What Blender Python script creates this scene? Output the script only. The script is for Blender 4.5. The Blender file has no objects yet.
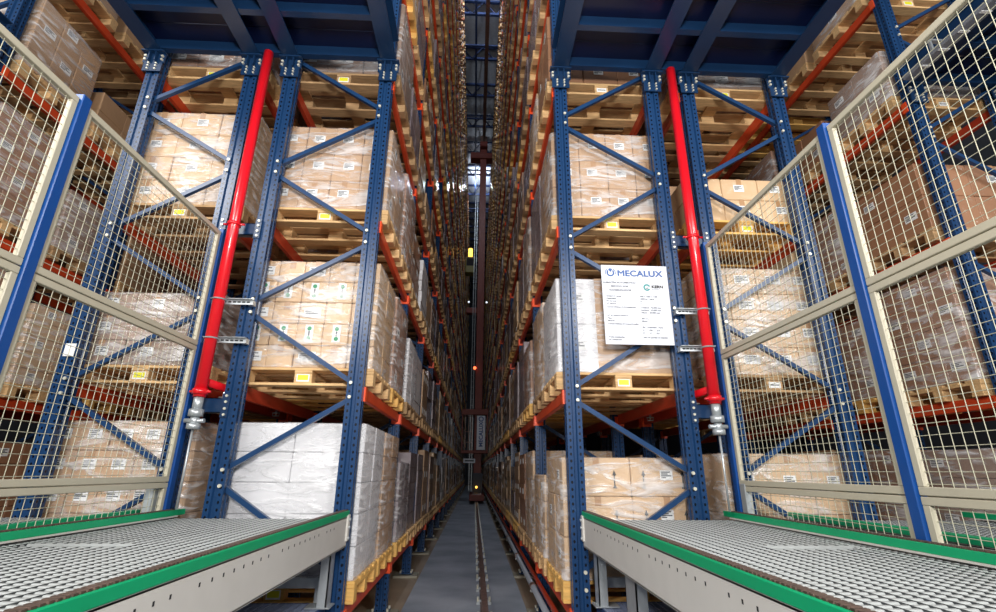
import bpy, math, random
from mathutils import Vector, Matrix
random.seed(7)
scene = bpy.context.scene
COL = scene.collection

# ------------------------------------------------------------------ camera
F_PX, PITCH, YAW, ROLL = 486.52, math.radians(18.7385), math.radians(2.5315), math.radians(0.4275)
fw = Vector((math.sin(YAW)*math.cos(PITCH), math.cos(YAW)*math.cos(PITCH), math.sin(PITCH)))
rt0 = Vector((math.cos(YAW), -math.sin(YAW), 0)); up0 = rt0.cross(fw)
rt = rt0*math.cos(ROLL)+up0*math.sin(ROLL); up = -rt0*math.sin(ROLL)+up0*math.cos(ROLL)
cam_data = bpy.data.cameras.new('camera'); cam = bpy.data.objects.new('camera', cam_data); COL.objects.link(cam)
cam_data.sensor_fit = 'HORIZONTAL'; cam_data.sensor_width = 36.0; cam_data.lens = F_PX*36.0/996.0
cam_data.clip_start = 0.05; cam_data.clip_end = 300
m = Matrix((rt, up, -fw)).transposed().to_4x4(); cam.matrix_world = m
scene.camera = cam

def project(x, y, z):
    q = Vector((x, y, z)); d = q.dot(fw)
    if d < 0.1: return None
    return 498+F_PX*q.dot(rt)/d, 306-F_PX*q.dot(up)/d, d

# ------------------------------------------------------------------ materials
def srgb(r, g, b):
    f = lambda c: (c/255/12.92) if c/255 <= .04045 else ((c/255+.055)/1.055)**2.4
    return (f(r), f(g), f(b), 1)
def new_mat(name):
    mt = bpy.data.materials.new(name); mt.use_nodes = True
    nt = mt.node_tree; b = nt.nodes['Principled BSDF']; return mt, nt, b
def mat(name, col, rough=.5, metal=0, var=.0, scale=8, bump=0, coat=0, noise_scale=(1, 1, 1), coat_bump=0, obj_var=0, spec=.5):
    mt, nt, b = new_mat(name); N = nt.nodes; L = nt.links
    b.inputs['Base Color'].default_value = col; b.inputs['Roughness'].default_value = rough
    b.inputs['Metallic'].default_value = metal; b.inputs['Coat Weight'].default_value = coat
    b.inputs['Coat Roughness'].default_value = .12; b.inputs['Specular IOR Level'].default_value = spec
    tc = N.new('ShaderNodeTexCoord'); mp = N.new('ShaderNodeMapping'); mp.inputs['Scale'].default_value = noise_scale
    L.new(tc.outputs['Object'], mp.inputs['Vector'])
    nz = N.new('ShaderNodeTexNoise'); nz.inputs['Scale'].default_value = scale; nz.inputs['Detail'].default_value = 3
    L.new(mp.outputs['Vector'], nz.inputs['Vector'])
    last = None
    if var:
        mr = N.new('ShaderNodeMapRange'); mr.inputs['To Min'].default_value = 1-var; mr.inputs['To Max'].default_value = 1+var
        mr.inputs['From Min'].default_value = .25; mr.inputs['From Max'].default_value = .75
        L.new(nz.outputs['Fac'], mr.inputs['Value'])
        hs = N.new('ShaderNodeHueSaturation'); hs.inputs['Color'].default_value = col
        if obj_var:
            oi = N.new('ShaderNodeObjectInfo'); m2 = N.new('ShaderNodeMapRange')
            m2.inputs['To Min'].default_value = 1-obj_var; m2.inputs['To Max'].default_value = 1+obj_var
            L.new(oi.outputs['Random'], m2.inputs['Value'])
            mu = N.new('ShaderNodeMath'); mu.operation = 'MULTIPLY'
            L.new(mr.outputs['Result'], mu.inputs[0]); L.new(m2.outputs['Result'], mu.inputs[1]); L.new(mu.outputs[0], hs.inputs['Value'])
        else: L.new(mr.outputs['Result'], hs.inputs['Value'])
        L.new(hs.outputs['Color'], b.inputs['Base Color'])
    if bump:
        bp = N.new('ShaderNodeBump'); bp.inputs['Strength'].default_value = bump; bp.inputs['Distance'].default_value = .01
        L.new(nz.outputs['Fac'], bp.inputs['Height']); L.new(bp.outputs['Normal'], b.inputs['Normal'])
    if coat and coat_bump:
        n2 = N.new('ShaderNodeTexNoise'); n2.inputs['Scale'].default_value = 9; n2.inputs['Detail'].default_value = 4; n2.inputs['Distortion'].default_value = 1.5
        L.new(tc.outputs['Object'], n2.inputs['Vector'])
        bp = N.new('ShaderNodeBump'); bp.inputs['Strength'].default_value = coat_bump; bp.inputs['Distance'].default_value = .03
        L.new(n2.outputs['Fac'], bp.inputs['Height']); L.new(bp.outputs['Normal'], b.inputs['Coat Normal'])
    return mt

M = {}
M['orange'] = mat('orange_beam_paint', srgb(206, 70, 34), .42, var=.12, scale=3)
M['orange_bright'] = mat('orange_connector_paint', srgb(240, 84, 38), .4, var=.06)
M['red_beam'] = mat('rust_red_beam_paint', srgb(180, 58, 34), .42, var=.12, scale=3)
M['blue'] = mat('rack_blue_paint', srgb(28, 60, 100), .3, var=.10, scale=5, spec=.35)
M['deck_blue'] = mat('platform_blue_paint', srgb(22, 52, 88), .3, var=.16, scale=3, spec=.6)
M['deck_sheet'] = mat('platform_sheet_blue', srgb(12, 22, 58), .35, var=.3, scale=2)
M['bolt'] = mat('zinc_bolt', srgb(225, 222, 205), .3, .3)
M['galv'] = mat('galvanised_steel', srgb(190, 196, 200), .38, .55, var=.08, scale=20)
M['beige'] = mat('beige_frame_paint', srgb(186, 180, 160), .45, var=.03)
M['wire'] = mat('cream_wire_paint', srgb(180, 178, 156), .45, var=.03)
M['post_blue'] = mat('bright_blue_post_paint', srgb(8, 70, 142), .36, var=.04)
M['green'] = mat('green_guard_plastic', srgb(0, 160, 106), .4, var=.05)
M['conveyor'] = mat('light_grey_conveyor_paint', srgb(206, 203, 197), .5, var=.03)
M['grating'] = mat('pale_grey_grating', srgb(166, 170, 170), .42, .1, var=.08, scale=25)
M['tray'] = mat('conveyor_tray_grey', srgb(60, 63, 66), .6, .2)
M['chain'] = mat('brown_chain', srgb(78, 62, 54), .6, var=.5, scale=60)
M['dark'] = mat('dark_opening', srgb(30, 30, 34), .8)
M['red'] = mat('red_sprinkler_paint', srgb(226, 22, 36), .28, var=.06, coat=.4)
M['plat'] = mat('blue_grey_grating', srgb(140, 150, 178), .5, .3, var=.1, scale=20)
M['plat_blue'] = mat('navy_platform_paint', srgb(40, 68, 118), .4, var=.1)
M['wood'] = mat('pallet_pine', srgb(212, 174, 124), .75, var=.22, scale=5, noise_scale=(1.5, 10, 10), bump=.15, obj_var=.10)
M['wood_dark'] = mat('weathered_pallet_wood', srgb(178, 144, 104), .8, var=.25, scale=5, noise_scale=(1.5, 10, 10), bump=.15, obj_var=.10)
M['wood_yellow'] = mat('fresh_yellow_pallet_wood', srgb(226, 178, 100), .7, var=.16, scale=5, noise_scale=(1.5, 10, 10), bump=.12, obj_var=.06)
M['kraft'] = mat('kraft_cardboard', srgb(187, 151, 116), .6, var=.05, scale=3, coat=.55, coat_bump=.6, obj_var=.06)
M['kraft_light'] = mat('light_kraft_cardboard', srgb(206, 172, 133), .6, var=.05, scale=3, coat=.5, coat_bump=.6, obj_var=.04)
M['kraft_dark'] = mat('brown_cardboard', srgb(160, 116, 86), .6, var=.06, scale=3, coat=.6, coat_bump=.7, obj_var=.06)
M['kraft_grey'] = mat('greyish_brown_cardboard', srgb(158, 130, 112), .6, var=.08, scale=3, coat=.7, coat_bump=.8, obj_var=.06)
M['film_grey'] = mat('grey_wrapped_cardboard', srgb(142, 130, 136), .45, var=.12, scale=3, coat=.9, coat_bump=.9, obj_var=.08)
M['white_box'] = mat('white_cardboard', srgb(226, 226, 230), .55, var=.02, scale=3, coat=.6, coat_bump=.7)
M['gap'] = mat('carton_seam', srgb(92, 62, 44), .9)
M['tape'] = mat('packing_tape', srgb(176, 136, 98), .25)
M['label'] = mat('white_paper_label', srgb(235, 236, 236), .6)
M['ink'] = mat('grey_label_print', srgb(84, 88, 96), .7)
M['black'] = mat('black_print', srgb(40, 38, 38), .6)
M['yellow'] = mat('yellow_sticker', srgb(232, 226, 48), .5)
M['green_ink'] = mat('green_print', srgb(30, 140, 90), .6)
M['sign'] = mat('white_sign_panel', srgb(208, 212, 222), .4)
M['sign_blue'] = mat('sign_blue_ink', srgb(8, 72, 142), .4)
M['sign_teal'] = mat('sign_teal_ink', srgb(0, 128, 128), .4)
M['crane'] = mat('crane_dark_red_paint', srgb(120, 48, 36), .5, var=.1)
M['olive'] = mat('olive_yellow_cabin_paint', srgb(120, 112, 50), .5, var=.1)
M['rail'] = mat('rusty_rail_steel', srgb(128, 104, 96), .4, .35, var=.3, scale=20)
M['roof'] = mat('grey_roof_sheet', srgb(205, 212, 222), .6, var=.1)
M['roof_steel'] = mat('dark_blue_roof_steel', srgb(44, 62, 104), .5)
M['pipe_grey'] = mat('grey_conductor_pipe', srgb(140, 146, 156), .4, .3)
M['wall'] = mat('dark_grey_wall_cladding', srgb(70, 74, 82), .8, var=.1, scale=1)
def emis(name, col, s):
    mt, nt, b = new_mat(name); b.inputs['Base Color'].default_value = col
    b.inputs['Emission Color'].default_value = col; b.inputs['Emission Strength'].default_value = s; return mt
M['amber'] = emis('amber_beacon_glow', (1, .5, .08, 1), 3)
M['lamp_red'] = emis('red_signal_glow', (1, .15, .05, 1), 3)
M['lamp_white'] = emis('white_lamp_glow', (.8, .88, 1, 1), 1.5)

# perforated upright: slot pattern punched along both ribs of each face
def perforated(name, col):
    mt, nt, b = new_mat(name); N = nt.nodes; L = nt.links
    b.inputs['Roughness'].default_value = .27; b.inputs['Specular IOR Level'].default_value = .4
    tc = N.new('ShaderNodeTexCoord'); sp = N.new('ShaderNodeSeparateXYZ'); L.new(tc.outputs['Object'], sp.inputs[0])
    def math_(op, a, bb=None, c=None):
        n = N.new('ShaderNodeMath'); n.operation = op
        for i, v in enumerate((a, bb, c)):
            if v is None: continue
            if isinstance(v, (int, float)): n.inputs[i].default_value = v
            else: L.new(v, n.inputs[i])
        return n.outputs[0]
    zz = math_('ABSOLUTE', math_('SUBTRACT', math_('FRACT', math_('MULTIPLY', sp.outputs['Z'], 20)), .5))
    dz = math_('MULTIPLY', zz, .05)                     # metres from the slot centre
    ax = math_('ABSOLUTE', sp.outputs['X']); dx = math_('ABSOLUTE', math_('SUBTRACT', ax, .037))
    ay = math_('ABSOLUTE', sp.outputs['Y']); dy = math_('ABSOLUTE', math_('SUBTRACT', ay, .026))
    hx = math_('LESS_THAN', math_('ADD', math_('POWER', math_('DIVIDE', dx, .0080), 2), math_('POWER', math_('DIVIDE', dz, .0105), 2)), 1)
    hy = math_('LESS_THAN', math_('ADD', math_('POWER', math_('DIVIDE', dy, .007), 2), math_('POWER', math_('DIVIDE', dz, .012), 2)), 1)
    ge = N.new('ShaderNodeNewGeometry'); sn = N.new('ShaderNodeSeparateXYZ'); L.new(ge.outputs['Normal'], sn.inputs[0])
    isy = math_('GREATER_THAN', math_('ABSOLUTE', sn.outputs['Y']), .9); isx = math_('GREATER_THAN', math_('ABSOLUTE', sn.outputs['X']), .9)
    h = math_('MAXIMUM', math_('MULTIPLY', hx, isy), math_('MULTIPLY', hy, isx))
    mx = N.new('ShaderNodeMix'); mx.data_type = 'RGBA'; L.new(h, mx.inputs[0])
    mx.inputs[6].default_value = col; mx.inputs[7].default_value = srgb(6, 12, 28)
    L.new(mx.outputs[2], b.inputs['Base Color'])
    bp = N.new('ShaderNodeBump'); bp.inputs['Strength'].default_value = .8; bp.inputs['Distance'].default_value = .004; bp.invert = True
    L.new(h, bp.inputs['Height']); L.new(bp.outputs['Normal'], b.inputs['Normal'])
    return mt
M['upright'] = perforated('perforated_blue_upright', srgb(26, 58, 98))

def film_mat():
    mt, nt, b = new_mat('clear_stretch_film'); N = nt.nodes; L = nt.links
    tr = N.new('ShaderNodeBsdfTransparent'); tr.inputs['Color'].default_value = (.97, .97, .97, 1)
    b.inputs['Base Color'].default_value = (.9, .9, .92, 1); b.inputs['Roughness'].default_value = .2; b.inputs['Specular IOR Level'].default_value = 1
    tc = N.new('ShaderNodeTexCoord'); mp = N.new('ShaderNodeMapping'); mp.inputs['Scale'].default_value = (1.2, 1.2, 5)
    mp.inputs['Rotation'].default_value = (0, .25, 0)
    L.new(tc.outputs['Object'], mp.inputs['Vector'])
    nz = N.new('ShaderNodeTexNoise'); nz.inputs['Scale'].default_value = 2.6; nz.inputs['Detail'].default_value = 5; nz.inputs['Distortion'].default_value = 1.2
    L.new(mp.outputs['Vector'], nz.inputs['Vector'])
    bp = N.new('ShaderNodeBump'); bp.inputs['Strength'].default_value = .5; bp.inputs['Distance'].default_value = .03
    L.new(nz.outputs['Fac'], bp.inputs['Height']); L.new(bp.outputs['Normal'], b.inputs['Normal'])
    mr = N.new('ShaderNodeMapRange'); mr.inputs['From Min'].default_value = .46; mr.inputs['From Max'].default_value = .70
    mr.inputs['To Min'].default_value = .07; mr.inputs['To Max'].default_value = .66; L.new(nz.outputs['Fac'], mr.inputs['Value'])
    mx = N.new('ShaderNodeMixShader'); L.new(mr.outputs['Result'], mx.inputs[0]); L.new(tr.outputs[0], mx.inputs[1]); L.new(b.outputs[0], mx.inputs[2])
    L.new(mx.outputs[0], N['Material Output'].inputs['Surface']); return mt
M['film'] = film_mat()

def floor_mat(name, c1, c2, sc):
    mt, nt, b = new_mat(name); N = nt.nodes; L = nt.links
    tc = N.new('ShaderNodeTexCoord'); nz = N.new('ShaderNodeTexNoise'); nz.inputs['Scale'].default_value = sc; nz.inputs['Detail'].default_value = 8
    L.new(tc.outputs['Object'], nz.inputs['Vector'])
    cr = N.new('ShaderNodeValToRGB'); cr.color_ramp.elements[0].position = .35; cr.color_ramp.elements[1].position = .68
    cr.color_ramp.elements[0].color = c1; cr.color_ramp.elements[1].color = c2
    L.new(nz.outputs['Fac'], cr.inputs[0]); L.new(cr.outputs[0], b.inputs['Base Color']); b.inputs['Roughness'].default_value = .55
    return mt
M['concrete'] = floor_mat('aisle_concrete', srgb(138, 148, 162), srgb(176, 184, 196), 1.6)
M['side_floor'] = floor_mat('brown_side_concrete', srgb(140, 124, 106), srgb(168, 150, 130), 1.2)
M['pad'] = floor_mat('pale_concrete_pad', srgb(140, 136, 120), srgb(165, 160, 145), 3)

# ------------------------------------------------------------------ mesh builder
class MB:
    def __init__(s): s.v = []; s.f = []; s.mi = []; s.mats = []
    def slot(s, m_):
        if m_ not in s.mats: s.mats.append(m_)
        return s.mats.index(m_)
    def add(s, vs, fs, m_):
        o = len(s.v); k = s.slot(m_); s.v += [tuple(p) for p in vs]
        for f in fs: s.f.append(tuple(o+i for i in f)); s.mi.append(k)
        return s
    def box(s, x0, x1, y0, y1, z0, z1, m_):
        vs = [(x, y, z) for z in (z0, z1) for y in (y0, y1) for x in (x0, x1)]
        return s.add(vs, [(0, 2, 3, 1), (4, 5, 7, 6), (0, 1, 5, 4), (2, 6, 7, 3), (0, 4, 6, 2), (1, 3, 7, 5)], m_)
    def bbox(s, x0, x1, y0, y1, z0, z1, m_, b=.008):        # box with chamfered edges
        xs = (x0, x1); ys = (y0, y1); zs = (z0, z1); vs = []; idx = {}
        sg = lambda i: 1 if i == 0 else -1
        for i in (0, 1):
            for j in (0, 1):
                for k in (0, 1):
                    X, Y, Z = xs[i], ys[j], zs[k]
                    idx[i, j, k, 0] = len(vs); vs.append((X, Y+sg(j)*b, Z+sg(k)*b))
                    idx[i, j, k, 1] = len(vs); vs.append((X+sg(i)*b, Y, Z+sg(k)*b))
                    idx[i, j, k, 2] = len(vs); vs.append((X+sg(i)*b, Y+sg(j)*b, Z))
        I = idx; fs = []
        fs += [(I[0,0,0,0], I[0,0,1,0], I[0,1,1,0], I[0,1,0,0]), (I[1,0,0,0], I[1,1,0,0], I[1,1,1,0], I[1,0,1,0])]
        fs += [(I[0,0,0,1], I[1,0,0,1], I[1,0,1,1], I[0,0,1,1]), (I[0,1,0,1], I[0,1,1,1], I[1,1,1,1], I[1,1,0,1])]
        fs += [(I[0,0,0,2], I[0,1,0,2], I[1,1,0,2], I[1,0,0,2]), (I[0,0,1,2], I[1,0,1,2], I[1,1,1,2], I[0,1,1,2])]
        for i in (0, 1):
            for j in (0, 1):
                q = (I[i,j,0,0], I[i,j,1,0], I[i,j,1,1], I[i,j,0,1]); fs.append(q if i != j else q[::-1])
            for k in (0, 1):
                q = (I[i,0,k,0], I[i,1,k,0], I[i,1,k,2], I[i,0,k,2]); fs.append(q[::-1] if i != k else q)
        for j in (0, 1):
            for k in (0, 1):
                q = (I[0,j,k,1], I[1,j,k,1], I[1,j,k,2], I[0,j,k,2]); fs.append(q if j != k else q[::-1])
        for i in (0, 1):
            for j in (0, 1):
                for k in (0, 1):
                    q = (I[i,j,k,0], I[i,j,k,1], I[i,j,k,2]); fs.append(q if (i+j+k) % 2 == 0 else q[::-1])
        return s.add(vs, fs, m_)
    def tube(s, p, q, r, m_, n=10, r2=None, cap=True):
        p, q = Vector(p), Vector(q); d = (q-p).normalized(); a = d.orthogonal().normalized(); b = d.cross(a); r2 = r if r2 is None else r2
        vs = []
        for c, rr in ((p, r), (q, r2)):
            for i in range(n):
                t = 2*math.pi*i/n; vs.append(c+a*rr*math.cos(t)+b*rr*math.sin(t))
        fs = [(i, (i+1) % n, n+(i+1) % n, n+i) for i in range(n)]
        if cap: fs += [tuple(range(n))[::-1], tuple(range(n, 2*n))]
        return s.add(vs, fs, m_)
    def bar(s, p, q, w, h, m_, side=(0, 1, 0)):             # rectangular bar from p to q; w along side
        p, q = Vector(p), Vector(q); d = (q-p).normalized(); a = Vector(side); a = (a-d*a.dot(d)).normalized(); b = d.cross(a)
        vs = []
        for c in (p, q):
            for i, j in ((-1, -1), (1, -1), (1, 1), (-1, 1)): vs.append(c+a*w/2*i+b*h/2*j)
        return s.add(vs, [(3, 2, 1, 0), (4, 5, 6, 7), (0, 1, 5, 4), (1, 2, 6, 5), (2, 3, 7, 6), (3, 0, 4, 7)], m_)
    def prism(s, poly, z0, z1, m_):                         # polygon in xy, counter-clockwise
        n = len(poly); vs = [(x, y, z0) for x, y in poly]+[(x, y, z1) for x, y in poly]
        return s.add(vs, [(i, (i+1) % n, n+(i+1) % n, n+i) for i in range(n)]+[tuple(range(n))[::-1], tuple(range(n, 2*n))], m_)
    def prism_y(s, poly, y0, y1, m_):                       # polygon in xz
        n = len(poly); vs = [(x, y0, z) for x, z in poly]+[(x, y1, z) for x, z in poly]
        return s.add(vs, [(i, n+i, n+(i+1) % n, (i+1) % n) for i in range(n)]+[tuple(range(n)), tuple(range(n, 2*n))[::-1]], m_)
    def sphere(s, c, r, m_, nu=8, nv=6, sz=1):
        vs = [(c[0], c[1], c[2]-r*sz)]
        for j in range(1, nv):
            t = math.pi*j/nv
            for i in range(nu):
                u = 2*math.pi*i/nu; vs.append((c[0]+r*math.sin(t)*math.cos(u), c[1]+r*math.sin(t)*math.sin(u), c[2]-r*sz*math.cos(t)))
        vs.append((c[0], c[1], c[2]+r*sz)); e = len(vs)-1; fs = []
        for i in range(nu):
            k = (i+1) % nu; fs.append((0, 1+k, 1+i))
            for j in range(nv-2): fs.append((1+j*nu+i, 1+j*nu+k, 1+(j+1)*nu+k, 1+(j+1)*nu+i))
            fs.append((1+(nv-2)*nu+i, 1+(nv-2)*nu+k, e))
        return s.add(vs, fs, m_)
    def torus(s, c, R, r, m_, n=14, k=6):
        vs = []; fs = []
        for i in range(n):
            t = 2*math.pi*i/n
            for j in range(k):
                u = 2*math.pi*j/k; vs.append((c[0]+(R+r*math.cos(u))*math.cos(t), c[1]+(R+r*math.cos(u))*math.sin(t), c[2]+r*math.sin(u)))
        for i in range(n):
            for j in range(k): fs.append((i*k+j, ((i+1) % n)*k+j, ((i+1) % n)*k+(j+1) % k, i*k+(j+1) % k))
        return s.add(vs, fs, m_)
    def mesh(s, name, smooth=False):
        me = bpy.data.meshes.new(name); me.from_pydata(s.v, [], s.f)
        for m_ in s.mats: me.materials.append(M[m_])
        me.polygons.foreach_set('material_index', s.mi)
        if smooth: me.polygons.foreach_set('use_smooth', [len(f) == 4 for f in s.f])
        me.update(); return me
    def build(s, name, parent=None, loc=(0, 0, 0), smooth=False): return link(name, s.mesh(name, smooth), parent, loc)
def link(name, me, parent=None, loc=(0, 0, 0)):
    o = bpy.data.objects.new(name, me); COL.objects.link(o); o.location = loc
    if parent is not None: o.parent = parent
    return o
def tag(o, label, cat, group=None, kind=None):
    o['label'] = label; o['category'] = cat
    if group: o['group'] = group
    o['kind'] = kind or 'thing'
    return o
def thing(name, label, cat, loc=(0, 0, 0), group=None): return tag(link(name, None, None, loc), label, cat, group)
def struct(o): o['kind'] = 'structure'; return o
ONES = ['zeroth', 'first', 'second', 'third', 'fourth', 'fifth', 'sixth', 'seventh', 'eighth', 'ninth', 'tenth', 'eleventh', 'twelfth', 'thirteenth',
        'fourteenth', 'fifteenth', 'sixteenth', 'seventeenth', 'eighteenth', 'nineteenth']
def ordw(n):
    if n < 20: return ONES[n]
    t = {2: 'twent', 3: 'thirt', 4: 'fort', 5: 'fift'}[n//10]
    return t+'ieth' if n % 10 == 0 else t+'y-'+ONES[n % 10]

# ------------------------------------------------------------------ layout
Y0, PITCH_Y, FLOOR = 3.858, 2.0, -1.42
LV = [-.957, .578, 2.04, 3.586, 5.01, 6.4]+[6.4+1.5*k for k in range(1, 9)]
RACK_TOP = 19.3
DIMS = dict(A=(.912,), )
D = .912
# key: (aisle-side upright x, rear upright x, direction of its aisle, phrase, bays, levels)
ROWS = {
 'AL': (-.936, -1.848, 1, 'rack left of the aisle', 22, 14),
 'AR': (.766, 1.678, -1, 'rack right of the aisle', 22, 14),
 'BL': (-3.128, -2.216, -1, 'rack behind the left fence', 2, 4),
 'BR': (2.958, 2.046, 1, 'rack behind the right fence', 2, 4),
 'CL': (-4.62, -5.532, 1, 'rack at the far left edge', 3, 5),
 'CR': (4.42, 5.332, -1, 'rack at the far right edge', 3, 5),
}
SHORT = {'AL': 'left aisle rack', 'AR': 'right aisle rack', 'BL': 'rack behind left fence', 'BR': 'rack behind right fence', 'CL': 'far left rack', 'CR': 'far right rack'}

# ------------------------------------------------------------------ setting
def plane_box(name, a, mt): return struct(MB().box(*a, mt).build(name))
plane_box('floor', (-9, 9, -4, 56, FLOOR-.2, FLOOR-.012), 'side_floor')
plane_box('floor_aisle', (-.745, .60, -4, 52, FLOOR-.012, FLOOR), 'concrete')
rb = MB()
for i in range(-30, 31): rb.box(i*.3-.05, i*.3+.05, -4, 56, 20.96, 21.0, 'roof')
rb.box(-9, 9, -4, 56, 21.0, 21.1, 'roof'); struct(rb.build('ceiling'))
plane_box('wall_left', (-9.2, -9, -4, 56, FLOOR-.2, 21.1), 'wall')
plane_box('wall_right', (9, 9.2, -4, 56, FLOOR-.2, 21.1), 'wall')
plane_box('wall_far', (-9, 9, 56, 56.2, FLOOR-.2, 21.1), 'wall')

# roof trusses, each one a thing
def truss_mesh():
    b = MB()
    b.box(-9, 9, -.06, .06, -.9, -.78, 'roof_steel').box(-9, 9, -.06, .06, -.12, 0, 'roof_steel')
    n = 16
    for i in range(-n, n):
        x0 = i*9/n; x1 = (i+1)*9/n
        b.bar((x0, 0, -.84 if i % 2 else -.06), (x1, 0, -.06 if i % 2 else -.84), .05, .05, 'roof_steel')
    return b.mesh('roof_truss')
tm = truss_mesh()
for k in range(16):
    y = 14.5+k*2.6
    tag(link('roof_truss', tm, None, (0, y, 20.96)), 'dark blue roof truss across the aisle, %s from the front' % ordw(k+1), 'roof truss', 'trusses under the roof')
pb = MB()
for x in (-.35, .75): pb.box(x-.05, x+.05, 10, 56, 19.92, 20.04, 'roof_steel')
for i, x in enumerate((-.35, .75)):
    o = MB().box(x-.05, x+.05, 10, 56, 19.92, 20.055, 'roof_steel').build('roof_purlin')
    tag(o, 'long dark purlin under the roof %s the crane guide rail' % ('left of' if i == 0 else 'right of'), 'purlin')
gr = MB().box(.08, .26, 5, 52, 19.3, 19.42, 'rail').box(.15, .19, 5, 52, 19.42, 19.56, 'rail').box(.09, .25, 5, 52, 19.56, 19.58, 'rail')
g_ = gr.build('crane_guide_rail'); tag(g_, 'dark overhead guide rail running high above the middle of the aisle', 'guide rail')
for i in range(9):
    MB().box(-1.2, 1.1, -.04, .04, 0, .08, 'roof_steel').box(.14, .2, -.04, .04, 0, .475, 'roof_steel').build('hanger', g_, (0, 8+i*5.2, 19.58))

# floor rail with its clips
rl = MB().box(.10, .18, 2, 51, FLOOR, FLOOR+.018, 'rail').box(.132, .148, 2, 51, FLOOR+.018, FLOOR+.09, 'rail').box(.108, .172, 2, 51, FLOOR+.085, FLOOR+.125, 'rail').build('floor_rail')
tag(rl, 'rusty steel crane rail on the concrete floor of the aisle', 'rail')
cm = MB().bbox(-.085, -.042, -.04, .04, 0, .03, 'galv', .005).box(-.055, -.022, -.02, .02, .025, .045, 'galv').tube((-.065, 0, .03), (-.065, 0, .075), .014, 'bolt', 6).bbox(.042, .085, -.04, .04, 0, .03, 'galv', .005).box(.022, .055, -.02, .02, .025, .045, 'galv').tube((.065, 0, .03), (.065, 0, .075), .014, 'bolt', 6).mesh('rail_clip')
for i in range(34): link('rail_clip', cm, rl, (.14, 4.4+i*.62, FLOOR))

cp = MB().tube((.655, 2.6, -1.165), (.655, 50, -1.165), .03, 'pipe_grey', 10).build('conductor_pipe', smooth=True)
tag(cp, 'grey conductor pipe running low along the right side of the aisle', 'pipe')
for i in range(24):
    y = Y0+PITCH_Y*i
    MB().box(.625, .7045, y-.02, y+.02, -1.215, -1.195, 'galv').torus((.655, y, -1.165), .001, .001, 'galv', 3, 3).tube((.655, y-.05, -1.165), (.655, y+.05, -1.165), .036, 'rail', 10).build('bracket', cp)
ga = MB().box(.69, .70, 2.9, 50, -1.13, -1.07, 'red_beam').box(.67, .70, 2.9, 50, -1.075, -1.065, 'red_beam').build('guide_angle')
tag(ga, 'orange angle rail just above the grey conductor pipe', 'rail')

# ------------------------------------------------------------------ rack frames
def upright_poly(w=.06, d=.05):
    h = [(-w, -d), (-.018, -d), (-.010, -d+.016), (.010, -d+.016), (.018, -d), (w, -d), (w, -.014), (w-.01, -.008), (w-.01, .008), (w, .014)]
    return h+[(-x, -y) for x, y in h]
NODE = {'front': [], 'rear': []}
z = .58
a_n = [.585+1.31*k for k in range(-1, 15)]; r_n = [-.06+1.31*k for k in range(-1, 15)]
seq = sorted([(q, 0) for q in a_n]+[(q, 1) for q in r_n])
def frame_parts(root, xa, xr, ztop, detailed, ups):
    zb = FLOOR
    for x in (xa, xr):
        link('upright', ups, root, (x-xa, 0, 0))
        fp = MB().box(-.09, .09, -.08, .08, .0, .012, 'blue')
        for sx in (-1, 1):
            for sy in (-1, 1): fp.tube((sx*.075, sy*.065, .012), (sx*.075, sy*.065, .04), .012, 'bolt', 6)
        fp.build('foot_plate', root, (x-xa, 0, zb+.03))
    dx = xr-xa; sgn = 1 if dx > 0 else -1
    nodes = [q for q in seq if FLOOR+.1 < q[0] < ztop-.1]
    allb = MB()
    for (z0, s0), (z1, s1) in zip(nodes, nodes[1:]):
        p = (dx if s0 else 0, z0+.055); q = (dx if s1 else 0, z1-.055)
        ex = lambda v, s: v+(-.02 if s else .02)*sgn
        b = MB() if detailed else allb
        P = (ex(p[0], s0), 0, p[1]); Q = (ex(q[0], s1), 0, q[1])
        b.bar(P, Q, .036, .036, 'blue')
        if detailed: b.build('brace', root, (0, 0, 0))
    if not detailed: allb.build('bracing', root)
    else:
        bo = MB()
        for z0, s0 in nodes:
            for dz in (-.055, .055):
                x = (dx if s0 else 0)-(0 if s0 else 0)+(-.03*sgn if s0 else .03*sgn)
                bo.tube((x, -.052, z0+dz), (x, -.066, z0+dz), .013, 'bolt', 8)
        bo.build('bolt_set', root)
def upright_mesh(h): return MB().prism(upright_poly(), FLOOR+.04, h, 'upright').mesh('upright')
UP = {h: upright_mesh(h) for h in (RACK_TOP, 8.2)}
padm = MB().bbox(-.17, .17, -.15, .15, 0, .03, 'pad', .006).mesh('concrete_pad')
for key, (xa, xr, sd, phrase, bays, levels) in ROWS.items():
    h = RACK_TOP if key[0] == 'A' else 8.2
    proto = None
    for n in range(bays+1):
        y = Y0+PITCH_Y*n
        lab = 'blue perforated %s, %s from the front' % ('frame of the '+phrase, ordw(n+1))
        det = n == 0
        if n >= 2 and proto is not None:
            root = proto.copy(); COL.objects.link(root); root.location = (xa, y, 0); root['label'] = lab
            for ch in list(proto.children):
                c = ch.copy(); COL.objects.link(c); c.parent = root
        else:
            root = thing('rack_support', lab, 'rack frame', (xa, y, 0), 'rack frames of the '+phrase)
            frame_parts(root, xa, xr, h, det, UP[h])
            if n == 1: proto = root
        if n < 14:
            for x in (xa, xr): struct(link('floor_pad', padm, None, (x, y, FLOOR if abs(x) < .6 else FLOOR-.012))) if key[0] == 'A' and x == xa else None

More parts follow.
